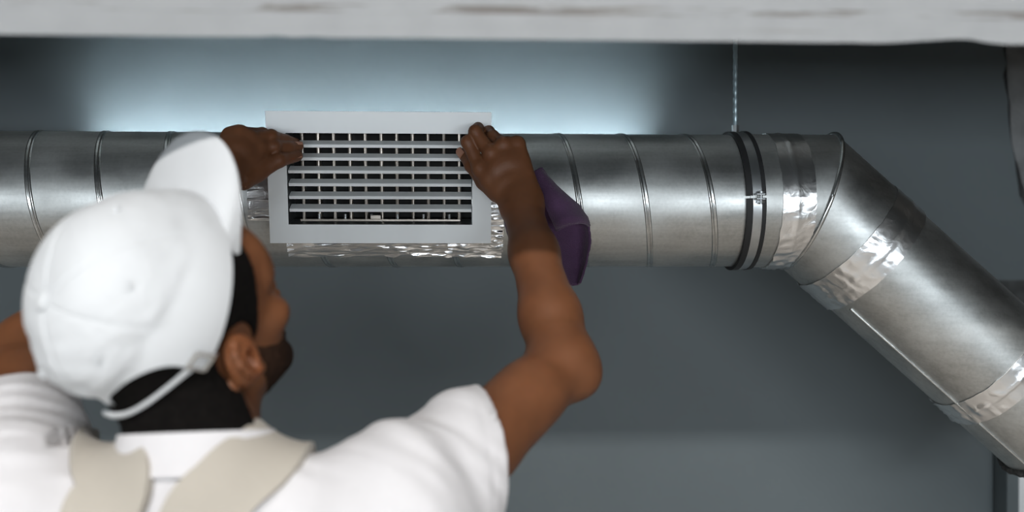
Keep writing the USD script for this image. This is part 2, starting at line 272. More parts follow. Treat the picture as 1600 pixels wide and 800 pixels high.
# foil tapes, crumpled
def tape(d, s0, s1, r, name='foil_tape', crumple=1.0, seed=0, jag=.001, a0=0, a1=2 * np.pi, lip=None, label=None):
    nn = 160; aa = np.linspace(a0, a1, nn); t = np.linspace(0, 1, 15)[:, None]
    base = np.stack(np.broadcast_arrays(t * .9 * (s1 - s0) / .05 + seed, np.cos(aa) * 5, np.sin(aa) * 5), -1)
    low = np.clip(.5 - .9 * np.sin(aa + .25), .12, 1)                                  # wrinkles gather at the underside
    h = np.abs(meshkit.fbm(base * 1.6, 3, seed) - .5) * 2
    h2 = np.abs(meshkit.noise(base * 3.2, seed + 3) - .5) * 2
    hh = (.0042 * (1 - np.minimum(h * 4, 1)) * (h2) + .0007 * meshkit.noise(base * 4, seed + 5)) * low * crumple
    if lip is not None: hh = hh + .0013 * np.exp(-((t - lip) / .06) ** 2)
    e0 = s0 + jag * (meshkit.noise(np.stack([aa * 9, aa * 0 + seed, aa * 0], -1)) - .5) * 2; e1 = s1 + jag * (meshkit.noise(np.stack([aa * 9, aa * 0 + seed + 40, aa * 0], -1)) - .5) * 2
    s = e0 + (e1 - e0) * t; n1 = np.array([0, -1.0, 0]); n2 = np.array([-d[2], 0, d[0]])
    def surf(off): return E + d * s[..., None] + (r + off)[..., None] * (np.cos(aa)[None, :, None] * n1 + np.sin(aa)[None, :, None] * n2)
    return obj(name, sheet(surf(.0009 + hh), surf(hh * 0 + .0001)), 'foil', duct, smooth=35, label=label)
def s_of(px, d): return 0
tape(EX, -.0735, -.0235, RE + .0006, seed=1, lip=.45)
tape(DIR2, .082, .140, RE + .0004, seed=2, lip=.55)
tape(DIR2, .372, .418, DR, seed=3, lip=.5)
# foil round the grille's saddle
def patch(px0, px1, a0, a1, seed):
    x0, x1 = at(px0, 350, 1.46)[0] - E[0], at(px1, 350, 1.46)[0] - E[0]
    tape(EX, x0, x1, DR + .0004, seed=seed, a0=math.radians(a0), a1=math.radians(a1), crumple=1.3, jag=.0008, label='crinkled foil tape around the grille collar')
patch(446, 606, -57, -30, 11); patch(598, 706, -56, -31, 12); patch(700, 785, -57, -28, 13); patch(752, 787, -50, 40, 14); patch(390, 450, -20, 15, 15); patch(395, 780, 42, 60, 16)
# ------------------------------------------------------------------ hanger with its clamp
hx = at(1152, 213, DY)[0]
hang = thing('duct_hanger', 'threaded rod and rubber lined clamp carrying the duct near its elbow', 'pipe clamp', (hx, DY, DZ))
def band(r, x0, x1, th, a0=0, a1=2 * np.pi):
    aa = np.linspace(a0, a1, 120); pr = [(x0, r), (x1, r), (x1, r + th), (x0, r + th)]
    V = np.stack([np.stack([aa * 0 + x, -q * np.cos(aa), q * np.sin(aa)], -1) for x, q in pr], 1); m = grid(V, close_v=True); m.fix_normals(); return m
tilt = trimesh.transformations.rotation_matrix(math.radians(-2.0), (0, 1, 0))
def B(m): m.apply_transform(tilt); return m
g = .045
obj('clamp_band', B(band(DR + .0025, -.007, .008, .002, g, 2 * np.pi - g)), 'zinc', hang, smooth=40)
obj('rubber_edge', B(band(DR + .0002, -.0155, -.0065, .0055, g * .4, 2 * np.pi - g * .4)), 'black_rubber', hang, smooth=40)
obj('rubber_edge', B(band(DR + .0002, .0075, .0135, .0055, g * .4, 2 * np.pi - g * .4)), 'black_rubber', hang, smooth=40)
for s in (-1, 1): obj('clamp_lug', bx((.013, .012, .0022), (.003, -DR - .009, s * .0036), .0008), 'zinc', hang)
obj('clamp_bolt', cat(cyl((.004, -DR - .010, -.011), (.004, -DR - .010, .008), .0022, 12), cyl((.004, -DR - .010, -.0095), (.004, -DR - .010, -.0055), .0055, 6), cyl((.004, -DR - .010, .005), (.004, -DR - .010, .0075), .0048, 16)), 'zinc', hang)
rx = at(1149, 130, DY)[0] - hx
obj('socket_nut', cat(cyl((rx, 0, DR + .003), (rx, 0, DR + .016), .0058, 6), cyl((rx, 0, DR), (rx, 0, DR + .004), .008, 16)), 'zinc', hang)
th = np.linspace(0, 1, 900); zt = DR + .014 + th * (CEIL_Z - DZ - DR - .014)
obj('threaded_rod', sweep(np.stack([rx + 0 * zt, 0 * zt, zt], -1), .0034 + .00025 * np.sin(zt / .0015 * 2 * np.pi), 10), 'rod_zinc', hang, smooth=True)
# ------------------------------------------------------------------ the grille
gb = at(595.5, 380, 1.434); GT = 11.0
grille = thing('air_grille', 'white double deflection air grille held against the round duct', 'air grille', gb, (GT, 0, 0))
GW, GH, OW, OZ0, OZ1 = .316, .1875, .262, .0270, .1570
fr = m3.CrossSection([[[-GW / 2, 0], [GW / 2, 0], [GW / 2, GH], [-GW / 2, GH]]]) - m3.CrossSection([[[-OW / 2, OZ0], [OW / 2, OZ0], [OW / 2, OZ1], [-OW / 2, OZ1]]])
def up(m, y0): v = m.vertices.copy(); m.vertices = np.c_[v[:, 0], y0 - v[:, 2], v[:, 1]]; m.fix_normals(); return m
face = up(tri(m3.Manifold.extrude(fr, .0022)), .0022)
lip = up(tri(m3.Manifold.extrude(m3.CrossSection([[[-GW / 2 + .0015, .0015], [GW / 2 - .0015, .0015], [GW / 2 - .0015, GH - .0015], [-GW / 2 + .0015, GH - .0015]]]) - m3.CrossSection([[[-GW / 2 + .003, .003], [GW / 2 - .003, .003], [GW / 2 - .003, GH - .003], [-GW / 2 + .003, GH - .003]]]), .008)), .0095)
obj('frame', cat(face, lip), 'white_enamel', grille)
col = m3.CrossSection([[[-OW / 2 - .0012, OZ0 - .0012], [OW / 2 + .0012, OZ0 - .0012], [OW / 2 + .0012, OZ1 + .0012], [-OW / 2 - .0012, OZ1 + .0012]]]) - m3.CrossSection([[[-OW / 2, OZ0], [OW / 2, OZ0], [OW / 2, OZ1], [-OW / 2, OZ1]]])
obj('collar', up(tri(m3.Manifold.extrude(col, .062)), .064), 'zinc', grille, label='galvanised sheet collar behind the frame')
obj('damper_box', cat(bx((OW + .002, .002, OZ1 - OZ0 + .002), (0, .063, (OZ0 + OZ1) / 2)), *[bx((OW + .002, .020, .0012), (0, .053, z)) for z in (OZ0 + .0008, OZ1 - .0008)]), 'black_inside', grille, label='black closed damper box behind the blades')
zb = [.0495 + k * .01835 for k in range(6)]
tb = math.radians(15)
for z in reversed(zb):
    # blade profile: blunt bright nose, tapering to the back and rising
    c = [(.0004, -.0036), (0, -.0031), (0, .0005), (.0006, .0011), (.006, .0013), (.019, .0006), (.019, -.0006), (.006, -.0016), (.0022, -.0036)]
    c = [(.0045 + y * math.cos(tb) - q * math.sin(tb), z - .0016 + y * math.sin(tb) + q * math.cos(tb)) for y, q in c]
    obj('blade', extrude_x(c, -OW / 2 + .0012, OW / 2 - .0012), 'white_enamel', grille, smooth=30)
for k in range(11):
    x = -OW / 2 + .0185 + k * .0225
    an = math.radians(6 if k % 2 == 0 else -1)
    b = bx((.0018, .026, OZ1 - OZ0 - .001), (0, .039, (OZ0 + OZ1) / 2)); b = cat(b, cyl((0, .026, OZ0 + .001), (0, .026, OZ1 - .001), .0028, 10))
    b.apply_transform(trimesh.transformations.rotation_matrix(an, (0, 0, 1), (0, .026, 0))); b.apply_translation((x, 0, 0))
    obj('rear_blade', b, 'bronze_alu', grille, smooth=30)
obj('linkage_bar', bx((.230, .006, .0034), (-.001, .014, OZ0 + .0045), .0006), 'bronze_alu', grille)
obj('linkage_tab', bx((.015, .007, .006), (-.008, .011, OZ0 + .0095), .0008), 'bronze_alu', grille)
for k in range(6): obj('pivot_pin', cyl((-OW / 2 + .041 + k * .0375, .02, OZ0 + .004), (-OW / 2 + .041 + k * .0375, .02, OZ0 + .0125), .0022, 10), 'zinc', grille)
# ------------------------------------------------------------------ the man: signed distance shapes joined into smooth surfaces
N_ = lambda v: np.asarray(v, float) / np.linalg.norm(v)
class Shape:
    """A list of round cones and ellipsoids joined one after another with smooth unions (k) or cut away (sign -1)."""
    def __init__(s): s.q = []
    def cone(s, a, b, ra, rb=None, k=.012, sign=1):
        a, b = np.asarray(a, float), np.asarray(b, float); rb = ra if rb is None else rb
        s.q.append(('c', (a, b, ra, rb), k, sign, (a + b) / 2, np.linalg.norm(b - a) / 2 + max(ra, rb))); return s
    def chain(s, pts, rs, k=.012, sign=1):
        for i in range(len(pts) - 1): s.cone(pts[i], pts[i + 1], rs[i], rs[i + 1], k, sign)
        return s
    def ball(s, c, r, k=.012, sign=1): return s.cone(c, np.asarray(c, float) + 1e-5, r, r, k, sign)
    def ell(s, c, radii, R=None, k=.012, sign=1):
        s.q.append(('e', (np.asarray(c, float), np.asarray(radii, float), np.eye(3) if R is None else R), k, sign, np.asarray(c, float), max(radii))); return s
    def group(s, other, k=.01): s.q.append(('g', other, k, 1, *other.bound())); return s
    def bound(s):
        lo = np.min([q[4] - q[5] for q in s.q if q[3] > 0], 0); hi = np.max([q[4] + q[5] for q in s.q if q[3] > 0], 0); return (lo + hi) / 2, np.linalg.norm(hi - lo) / 2
    def box(s): return np.min([q[4] - q[5] for q in s.q if q[3] > 0], 0), np.max([q[4] + q[5] for q in s.q if q[3] > 0], 0)
    @staticmethod
    def one(kind, a, p):
        if kind == 'c':
            A, Bq, ra, rb = a; d = Bq - A; t = np.clip((p - A) @ d / (d @ d), 0, 1); return np.linalg.norm(p - A - t[:, None] * d, axis=1) - (ra + (rb - ra) * t)
        if kind == 'g': return a(p)
        c, r, R = a; q = (p - c) @ R; k0 = np.linalg.norm(q / r, axis=1); k1 = np.linalg.norm(q / r ** 2, axis=1); return np.where(k1 > 1e-9, k0 * (k0 - 1) / np.maximum(k1, 1e-9), -r.min())
    def __call__(s, p):
        d = np.full(len(p), .06); plo, phi_ = p.min(0), p.max(0)
        for kind, a, k, sign, c, R in s.q:
            g = np.maximum(np.maximum(plo - c, c - phi_), 0)
            if g @ g > (R + k + .06) ** 2: continue
            m = np.einsum('ij,ij->i', p - c, p - c) < (R + k + .06) ** 2
            if not m.any(): continue
            e = s.one(kind, a, p[m]); x = d[m]
            if sign < 0: e = -e; h = np.maximum(k - np.abs(x - e), 0) / k; d[m] = np.maximum(x, e) + h * h * k / 4
            else: h = np.maximum(k - np.abs(x - e), 0) / k; d[m] = np.minimum(x, e) - h * h * k / 4
        return d
def smax(a, b, k=.004): h = np.maximum(k - np.abs(a - b), 0) / k; return np.maximum(a, b) + h * h * k / 4
def surface(f, lo, hi, h, slack=1.35):
    """Surface nets over the cells near the zero set of f inside the box lo, hi."""
    B = 8; w = B * h; lo = np.asarray(lo, float) - w; n = np.ceil((np.asarray(hi) + w - lo) / w).astype(int)
    bi = np.stack(np.meshgrid(*[np.arange(k) for k in n], indexing='ij'), -1).reshape(-1, 3)
    dc = f(lo + (bi + .5) * w); bi = bi[np.abs(dc) < w * .87 * slack]; bi = bi[np.lexsort((bi // 4).T)]
    g = np.stack(np.meshgrid(*[np.arange(B + 1)] * 3, indexing='ij'), -1).reshape(-1, 3)
    D = np.empty((len(bi), B + 1, B + 1, B + 1))
    for i in range(0, len(bi), 24): D[i:i + 24] = f((lo + (bi[i:i + 24, None] * B + g[None]).reshape(-1, 3) * h)).reshape(-1, B + 1, B + 1, B + 1)
    cor = [(x, y, z) for x in (0, 1) for y in (0, 1) for z in (0, 1)]
    C = np.stack([D[:, x:x + B, y:y + B, z:z + B] for x, y, z in cor], -1); neg = C < 0; act = neg.any(-1) & ~neg.all(-1)
    b, x, y, z = np.nonzero(act); c = C[b, x, y, z]; acc = np.zeros((len(b), 3)); cnt = np.zeros(len(b)); K = np.array(cor, float)
    for i in range(8):
        for j in range(i + 1, 8):
            if np.abs(K[i] - K[j]).sum() != 1: continue
            m = (c[:, i] < 0) != (c[:, j] < 0); t = c[m, i] / (c[m, i] - c[m, j]); acc[m] += K[i] + t[:, None] * (K[j] - K[i]); cnt[m] += 1
    cell = bi[b] * B + np.stack([x, y, z], -1); pos = lo + (cell + acc / cnt[:, None]) * h
    big = (n.max() + 3) * B; key = (cell[:, 0] * big + cell[:, 1]) * big + cell[:, 2]; o = np.argsort(key); ks = key[o]
    def find(q):
        k = (q[:, 0] * big + q[:, 1]) * big + q[:, 2]; i = np.minimum(np.searchsorted(ks, k), len(ks) - 1); return np.where(ks[i] == k, o[i], -1)
    F = []
    for ax in range(3):
        j = 1 << (2 - ax); s0, s1 = c[:, 0] < 0, c[:, j] < 0; m = s0 != s1; q = cell[m]; e1, e2 = np.eye(3, dtype=int)[(ax + 1) % 3], np.eye(3, dtype=int)[(ax + 2) % 3]
        I = np.stack([find(q), find(q - e1), find(q - e1 - e2), find(q - e2)], 1); fl = ~s0[m]; I[fl] = I[fl][:, ::-1]; F.append(I[(I >= 0).all(1)])
    F = np.vstack(F); F = F[:, ::-1] if False else F
    t = trimesh.Trimesh(pos, np.vstack([F[:, [0, 1, 2]], F[:, [0, 2, 3]]]), process=False)
    if t.volume < 0: t.faces = t.faces[:, ::-1]
    return t
def grad(f, p, e=.0015): return np.stack([(f(p + e * np.eye(3)[k]) - f(p - e * np.eye(3)[k])) / (2 * e) for k in range(3)], 1)
def snap(f, p, off=0.0, n=6):
    """Moves points onto the level off of f."""
    for _ in range(n):
        g = grad(f, p); p = p - (f(p) - off)[:, None] * g / np.maximum(np.einsum('ij,ij->i', g, g), .2)[:, None]
    return p
# --- skin materials
def skin_mat(name, base, rough=.5, bump=.18):
    c = np.array(base)
    mat(name, {'at': ('attribute', {'attribute': 'tint'}), 'g': ('texture_coordinate', {}), 'n': ('noise_texture', {'scale': 26, 'detail': 5}), 'r': ('rgb_ramp', {'ramp': [(.3, tuple(c * .86)), (.7, tuple(c * 1.14))]}),
               'mx': ('mix_color', {'blend_type': 'multiply', 'fac': 1.0}), 'n2': ('noise_texture', {'scale': 420, 'detail': 3}), 'b': ('bump', {'strength': bump, 'distance': .0008}),
               'p': ('principled_bsdf', {'roughness': rough, 'specular_ior_level': .36, 'subsurface_weight': .12, 'subsurface_radius': (1, .35, .2), 'subsurface_scale': .004})},
        [('g.object', 'n.vector'), ('n.fac', 'r.fac'), ('r.color', 'mx.a'), ('at.color', 'mx.b'), ('mx.result', 'p.base_color'), ('g.object', 'n2.vector'), ('n2.fac', 'b.height'), ('b.normal', 'p.normal')])
skin_mat('skin', (.138, .052, .021))
simple('nail', (.42, .20, .13), .35, var=.04)
simple('eye_white', (.75, .73, .7), .2); simple('iris', (.03, .016, .01), .15)
simple('hair_black', (.004, .0032, .0028), .9, var=.5, scale=200, bump=1, bscale=500, specular_ior_level=.1)
simple('beard_black', (.030, .015, .009), .9, var=.6, scale=260, bump=1, bscale=500, specular_ior_level=.1)
def cloth(name, color, weave, bump=.3, rough=.85, var=.03):
    c = np.array(color)
    mat(name, {'g': ('texture_coordinate', {}), 'n': ('noise_texture', {'scale': 14, 'detail': 4}), 'r': ('rgb_ramp', {'ramp': [(.3, tuple(c * (1 - var))), (.7, tuple(np.minimum(c * (1 + var), 1)))]}),
               'n2': ('noise_texture', {'scale': weave, 'detail': 2}), 'b': ('bump', {'strength': bump, 'distance': .0012}), 'p': ('principled_bsdf', {'roughness': rough, 'sheen_weight': .15, 'specular_ior_level': .25})},
        [('g.object', 'n.vector'), ('n.fac', 'r.fac'), ('r.color', 'p.base_color'), ('g.object', 'n2.vector'), ('n2.fac', 'b.height'), ('b.normal', 'p.normal')])
cloth('white_jersey', (.61, .59, .595), 900, .15); cloth('cap_twill', (.58, .59, .60), 700, .25); cloth('beige_canvas', (.42, .38, .325), 600, .3); cloth('purple_microfibre', (.078, .038, .084), 520, 1.0, .95, .25)
simple('shoe_leather', (.05, .035, .025), .5, bump=.3); simple('sole', (.02, .02, .02), .7); simple('clasp_metal', (.75, .74, .72), .18, 1)
# --- skeleton
YN = .90
C7 = at(292, 705, YN)
SR, ER, WR = at(618, 826, .945), at(879, 569, 1.150), at(816, 324, 1.328)
SL, EL, WL = at(10, 800, .950), at(44, 548, 1.150), at(336, 292, 1.300)
PEL = np.array([C7[0] + .005, YN + .075, .93])
# head frame
def cam_axes(m): return np.stack([RGT * x + np.array([0, 0, y]) - FWD * z for x, y, z in m], 1)
HF = N_(RGT * .41 + np.array([0, 0, .61]) + FWD * .68); HR = RGT * .885 - np.array([0, 0, .09]) - FWD * .457
HR = N_(HR - HF * (HR @ HF)); HU = np.cross(HR, HF)
HS = 1.0
HR3 = np.stack([HR, HF, HU], 1)                                      # columns: right, forward, up
EAR = at(377, 557, .94)
HO = EAR - HR3 @ np.array([.078, -.012, .0]) * HS
H = lambda x, y, z: HO + HR3 @ np.array([x, y, z], float) * HS
def to_head(p): return (p - HO) @ HR3 / HS
# --- body
def hand(s, wrist, mcps, fingers, thumb, palm_r, elbow):
    """Palm of hulled metacarpals, then each finger and the thumb as a chain of its own."""
    g = Shape()
    for k, m in enumerate(mcps): g.cone(wrist[0] + (wrist[1] - wrist[0]) * (k / 3), m, palm_r, .0112, .012)
    for k in range(3):
        for t in (.35, .68): g.cone(wrist[0] + (wrist[1] - wrist[0]) * (k / 3) * t + (mcps[k] - wrist[0]) * t if False else wrist[0] * (1 - t) + mcps[k] * t, wrist[0] * (1 - t) + mcps[k + 1] * t, .0125, .0125, .012)
    for k, f in enumerate(fingers): g.group(Shape().chain([mcps[k]] + f, [.0100, .0088, .0078, .0066][:len(f) + 1], .003).ball(f[0] - FWD * .0012, .0090, .004), .0022)
    for k, m in enumerate(mcps): g.ball(m - FWD * .0035 + np.array([0, 0, .001]), .0098, .006)                # knuckles
    g.group(Shape().chain(thumb, [.0150, .0122, .0100, .0082][:len(thumb)], .004), .0015)
    return g
body = Shape()
# head
c = lambda *a: H(*a)
body.ell(H(0, -.004, .047), (.0755 * HS, .098 * HS, .084 * HS), HR3)
body.ell(H(0, .042, -.022), (.0615 * HS, .050 * HS, .078 * HS), HR3, .03)
for s in (-1, 1):
    body.cone(H(s * .050, .012, -.048), H(s * .018, .071, -.088), 0.0155 * HS, .0150 * HS, .025)     # jaw
    body.ell(H(s * .047, .062, -.018), (.021, .024, .017), HR3, .015)                                # cheekbone
    body.cone(H(s * .012, .091, .024), H(s * .048, .074, .022), .0085, .009, .012)                   # brow
body.ell(H(0, .080, -.097), (.021, .017, .016), HR3, .018)                                          # chin
body.ell(H(0, .082, .045), (.055, .018, .035), HR3, .03)                                            # forehead
for s in (-1, 1): body.ball(H(s * .031, .0985, .002), .0145, .010, -1)                                # eye sockets
for s in (-1, 1): body.ell(H(s * .031, .0845, .001), (.0155, .0125, .0115), HR3, .004)               # lids
body.cone(H(0, .094, .010), H(0, .1145, -.030), .0075, .0105, .008)                                   # nose
for s in (-1, 1): body.ell(H(s * .013, .105, -.033), (.0085, .011, .0085), HR3, .004)
for s in (-1, 1): body.ball(H(s * .0075, .112, -.0415), .0036, .002, -1)
body.cone(H(-.017, .092, -.0575), H(.017, .092, -.0575), .0075, k=.006); body.cone(H(0, .0955, -.0575), H(0, .0955, -.0570), .0075, k=.006)
body.cone(H(-.015, .091, -.0700), H(.015, .091, -.0700), .0078, k=.006); body.cone(H(0, .0945, -.0700), H(0, .0945, -.0695), .0072, k=.006)
body.cone(H(-.023, .0955, -.0637), H(.023, .0955, -.0637), .0022, k=.003, sign=-1)                    # mouth line
n_head = len(body.q)
# ears: bowl, rim, lobe
for s in (-1, 1):
    def e(u, v, w): return H(s * (.0730 + w * .9 - .26 * (u - .012)), -.012 + u * .80 - .24 * v, v * .78 + .10 * u - .001)           # u forward, v up, w outward; the ear leans back
    ear = Shape(); fl = lambda u: .004 - .36 * u                                                    # flares out towards the back
    body.ell(e(-.004, .002, .006), (.010, .019, .028), HR3, .006)
    rim = [(.012, .012), (.010, .024), (.000, .031), (-.012, .028), (-.0185, .016), (-.0185, .002), (-.0145, -.011), (-.006, -.021), (.002, -.027), (.009, -.024), (.011, -.015)]
    rw = [.002, .008, .012, .015, .017, .0165, .0145, .011, .0075, .004, .001]
    body.chain([e(u, v, w) for (u, v), w in zip(rim, rw)], [.0034, .0036, .0037, .0038, .0039, .0038, .0039, .0046, .0060, .0050, .0034], .003)
    body.chain([e(-.003, .022, .011), e(-.0105, .010, .0135), e(-.0105, -.003, .0125), e(-.004, -.013, .0095)], [.0028, .0034, .0034, .003], .003)   # antihelix
    body.ell(e(.0005, -.002, .0155), (.0085, .0075, .0120), HR3, .003, -1)                            # concha
    body.ball(e(.0045, -.001, .006), .0048, .003, -1)
    body.cone(e(.0095, .003, .0045), e(.0105, -.007, .0045), .0042, k=.004)                          # tragus
n_ear = len(body.q)
# neck and trunk
NB = C7 + np.array([.012, .058, -.012])
body.cone(H(0, -.040, -.010), NB + np.array([-.006, -.012, .0]), .053, .055, .02)
body.cone(H(0, .012, -.055), NB + np.array([-.010, .024, -.015]), .041, .046, .025)
n_neck = len(body.q)
ch = (SR + SL) / 2
for S_, s in ((SR, 1), (SL, -1)):
    body.cone(NB + np.array([s * .02, -.01, -.044]), S_ + np.array([-s * .03, .0, .008 if s > 0 else -.01]), .038, .042, .04)      # trapezius
    body.ell(S_, (.058, .060, .062), None, .03)
body.cone(ch + np.array([.06, .03, -.10]), ch + np.array([-.06, .03, -.10]), .105, k=.06); body.ell(np.array([C7[0], YN + .085, 1.26]), (.165, .105, .20), None, .06)
body.ell(np.array([C7[0], YN + .085, 1.02]), (.150, .100, .16), None, .06)
n_trunk = len(body.q)
# arms
def arm(S_, E_, W_, out):
    d1, d2 = E_ - S_, W_ - E_
    body.chain([S_, S_ + d1 * .45, E_], [.042, .0385, .0380], .02)
    body.cone(S_ + d1 * .30 + np.array([0, 0, .004]), S_ + d1 * .75 + np.array([0, 0, .005]), .036, .034, .02)                 # biceps
    body.chain([E_, E_ + d2 * .28, E_ + d2 * .68, W_], [.038, .0350, .0290, .0255], .02)
    body.ball(E_ + out, .0195, .022)                                                                     # elbow point
arm(SR, ER, WR, np.array([.020, -.008, -.014])); arm(SL, EL, WL, np.array([-.016, -.01, -.022]))
# right hand: back to the camera, fingers bent away round the grille's upper corner
wr = (at(801, 318, 1.334), at(829, 308, 1.330))
mR = [at(750, 264, 1.352), at(767, 240, 1.346), at(787, 227, 1.347), at(808, 226, 1.352)]
fR = [[at(731, 222, 1.358), at(731, 224, 1.380), at(738, 232, 1.3985)],
      [at(743, 206, 1.356), at(747, 200, 1.380), at(752, 206, 1.394)],
      [at(770, 214, 1.372), at(764, 205, 1.392), at(756, 214, 1.396)],
      [at(793, 224, 1.378), at(782, 220, 1.394), at(774, 226, 1.398)]]
tR = [at(778, 300, 1.345), at(757, 283, 1.357), at(737, 258, 1.376), at(724, 240, 1.396)]
handR = hand(None, wr, mR, fR, tR, .0155, ER)
body.group(handR, .015); body.cone(WR, (wr[0] + wr[1]) / 2 + np.array([0, 0, .004]), .0265, .0215, .012)
# left hand: pinching the second blade between finger and thumb
wl = (at(350, 282, 1.318), at(338, 262, 1.312))
mL = [at(404, 232, 1.352), at(391, 217, 1.344), at(375, 209, 1.340), at(360, 213, 1.342)]
fL = [[at(428, 229, 1.362), at(450, 230, 1.380), at(467, 229, 1.3985)],
      [at(424, 213, 1.366), at(446, 219, 1.388), at(462, 223, 1.404)],
      [at(410, 210, 1.376), at(432, 216, 1.394), at(447, 223, 1.400)],
      [at(394, 222, 1.385), at(413, 226, 1.398), at(428, 231, 1.402)]]
tL = [at(380, 280, 1.334), at(405, 267, 1.350), at(436, 250, 1.361), at(464, 243.5, 1.391)]
handL = hand(None, wl, mL, fL, tL, .0160, EL)
handL.cone(tL[1] - (tL[2] - tL[1]) * .2, mL[0], .0105, .0095, .010).cone(tL[1] * .85 + tL[2] * .15 + FWD * .002, mL[0] * .6 + fL[0][0] * .4 + FWD * .001, .0074, .0074, .003); body.group(handL, .015); body.cone(WL, (wl[0] + wl[1]) / 2, .0265, .022, .012)
man_ = thing('person', 'man from behind in white cap and t-shirt, both hands raised to the grille', 'person', (0, 0, 0))
def tint_of(p):
    """Skin tone multipliers: paler nails' beds and ears, darker lips and knuckle side."""
    t = np.ones((len(p), 3)); q = to_head(p)
    lip = np.exp(-(((q[:, 0]) / .024) ** 4 + ((q[:, 2] + .064) / .013) ** 4)) * (q[:, 1] > .085); t *= 1 + lip[:, None] * (np.array([.9, .62, .75]) - 1)
    er = np.exp(-(np.linalg.norm((np.abs(q) - [.085, 0, 0]) * [1, 1, 1] + [0, 0, 0], axis=1) / .035) ** 4) * (np.abs(q[:, 0]) > .072); t *= 1 + er[:, None] * (np.array([1.5, 1.35, 1.25]) - 1)
    return t
def skin(name, f, lo, hi, h, mat_, parent, tints=True, label=None):
    m = surface(f, lo, hi, h); o = obj(name, m, mat_, parent, label, smooth=True)
    if tints: UsdGeom.PrimvarsAPI(o).CreatePrimvar('tint', Sdf.ValueTypeNames.Color3fArray, 'vertex').Set(Vt.Vec3fArray.FromNumpy(tint_of(m.vertices).astype(np.float32)))
    return o, m
skin('body', body, *body.box(), .0024, 'skin', man_)
for s in (-1, 1):
    ey = obj('eye', trimesh.creation.icosphere(3, .0118), 'eye_white', man_, smooth=True); 
    UsdGeom.Xformable(ey).AddTranslateOp().Set(Gf.Vec3d(*map(float, H(s * .031, .0868, .0005))))
    obj('iris', sweep([np.array([0, 0, 0]) + HF * .0095, HF * .0121], [.0062, .0045], 20), 'iris', ey, label='dark brown iris')
def nail(c, d, n, w, l):
    d = N_(d); n = N_(n - d * np.dot(n, d)); s = np.cross(d, n); uu, vv = np.meshgrid(np.linspace(-1, 1, 9), np.linspace(-1, 1, 11), indexing='ij')
    def S_(o): return c + uu[..., None] * w * s + (vv * np.sqrt(1 - .35 * uu ** 2))[..., None] * l * d + ((1 - uu ** 2) * w * .38 - (1 - 1) + o)[..., None] * n
    obj('fingernail', sheet(S_(uu * 0 + .0007), S_(uu * 0 - .001)), 'nail', man_, smooth=40)
toc = -FWD
nail(tL[3] + N_(toc) * .0075 + (tL[3] - tL[2]) * .02, tL[3] - tL[2], toc + np.array([0, 0, .3]), .0058, .0078)
nail(tR[3] + N_(toc + [-.6, 0, 0]) * .0078, tR[3] - tR[2], toc + np.array([-.8, 0, 0]), .0058, .0078)
nail(fL[0][2] + N_(toc + [0, 0, .9]) * .006, fL[0][2] - fL[0][1], toc + np.array([0, 0, 1.4]), .0046, .006)
# the cap's frame: pushed back on the head, lower at the nape
from scipy.spatial.transform import Rotation
CR3 = HR3 @ Rotation.from_rotvec([.658, -.2116, .1926]).as_matrix(); CF, CU = CR3[:, 1], CR3[:, 2]
CO = HO + HR3 @ np.array([-.0093, -.0045, .054])
# hair and beard: the scalp's own surface, grown out a little where hair grows
def hair_f(p):
    q = to_head(p); x, y, z = np.abs(q[:, 0]), q[:, 1], q[:, 2]
    front = np.interp(z, [-.12, -.06, -.03, -.012, .02, .05, .08, .10], [-.075, -.058, -.022, .022, .040, .058, .066, .060])            # hairline from sideburn to forehead
    capz = (p - CO) @ CU; reg = np.maximum(y - front, capz - np.where(y < -.03, .075, .028)); low = np.interp(y, [-.14, -.07, -.045, -.028, -.015, .02, .03], [-.105, -.090, -.062, -.035, -.025, -.020, -.018]) - z
    er = .029 - np.hypot((y + .006) * 1.1, z + .001)
    reg = smax(smax(reg, low, .006), np.where(x > .05, er, -.1), .006)
    n = meshkit.noise(q * 420) * .0016 + meshkit.noise(q * 190, 3) * .0012
    return smax(base_head(p) - .0022 - n, reg, .005)
def beard_f(p):
    q = to_head(p); x, y, z = np.abs(q[:, 0]), q[:, 1], q[:, 2]
    top = z - np.interp(y, [.008, .03, .05, .075, .090, .12], [-.006, -.028, -.040, -.050, -.046, -.046]); back = .008 - y + np.clip(-z - .05, 0, 1) * .25; under = -.122 - z
    mouth = .020 - np.hypot(x * .72, (z + .0635) * 1.6) if True else 0
    mouth = np.where(y > .07, mouth, -.1)
    n = meshkit.noise(q * 420) * .0018 + meshkit.noise(q * 190, 3) * .0016
    return smax(smax(smax(smax(base_head(p) - .0004 - n * .7, top, .004), back, .006), under, .006), mouth, .003)
base_head = Shape(); base_head.q = body.q[:n_head] + body.q[n_ear:n_trunk]; skull = Shape(); skull.q = body.q[:n_head]
lo_, hi_ = HO - .17, HO + .17
obj('hair', surface(hair_f, lo_, hi_, .0024), 'hair_black', man_, 'short black hair showing below the cap', smooth=True)
obj('beard', surface(beard_f, lo_, hi_, .0024), 'beard_black', man_, 'short black beard', smooth=True)
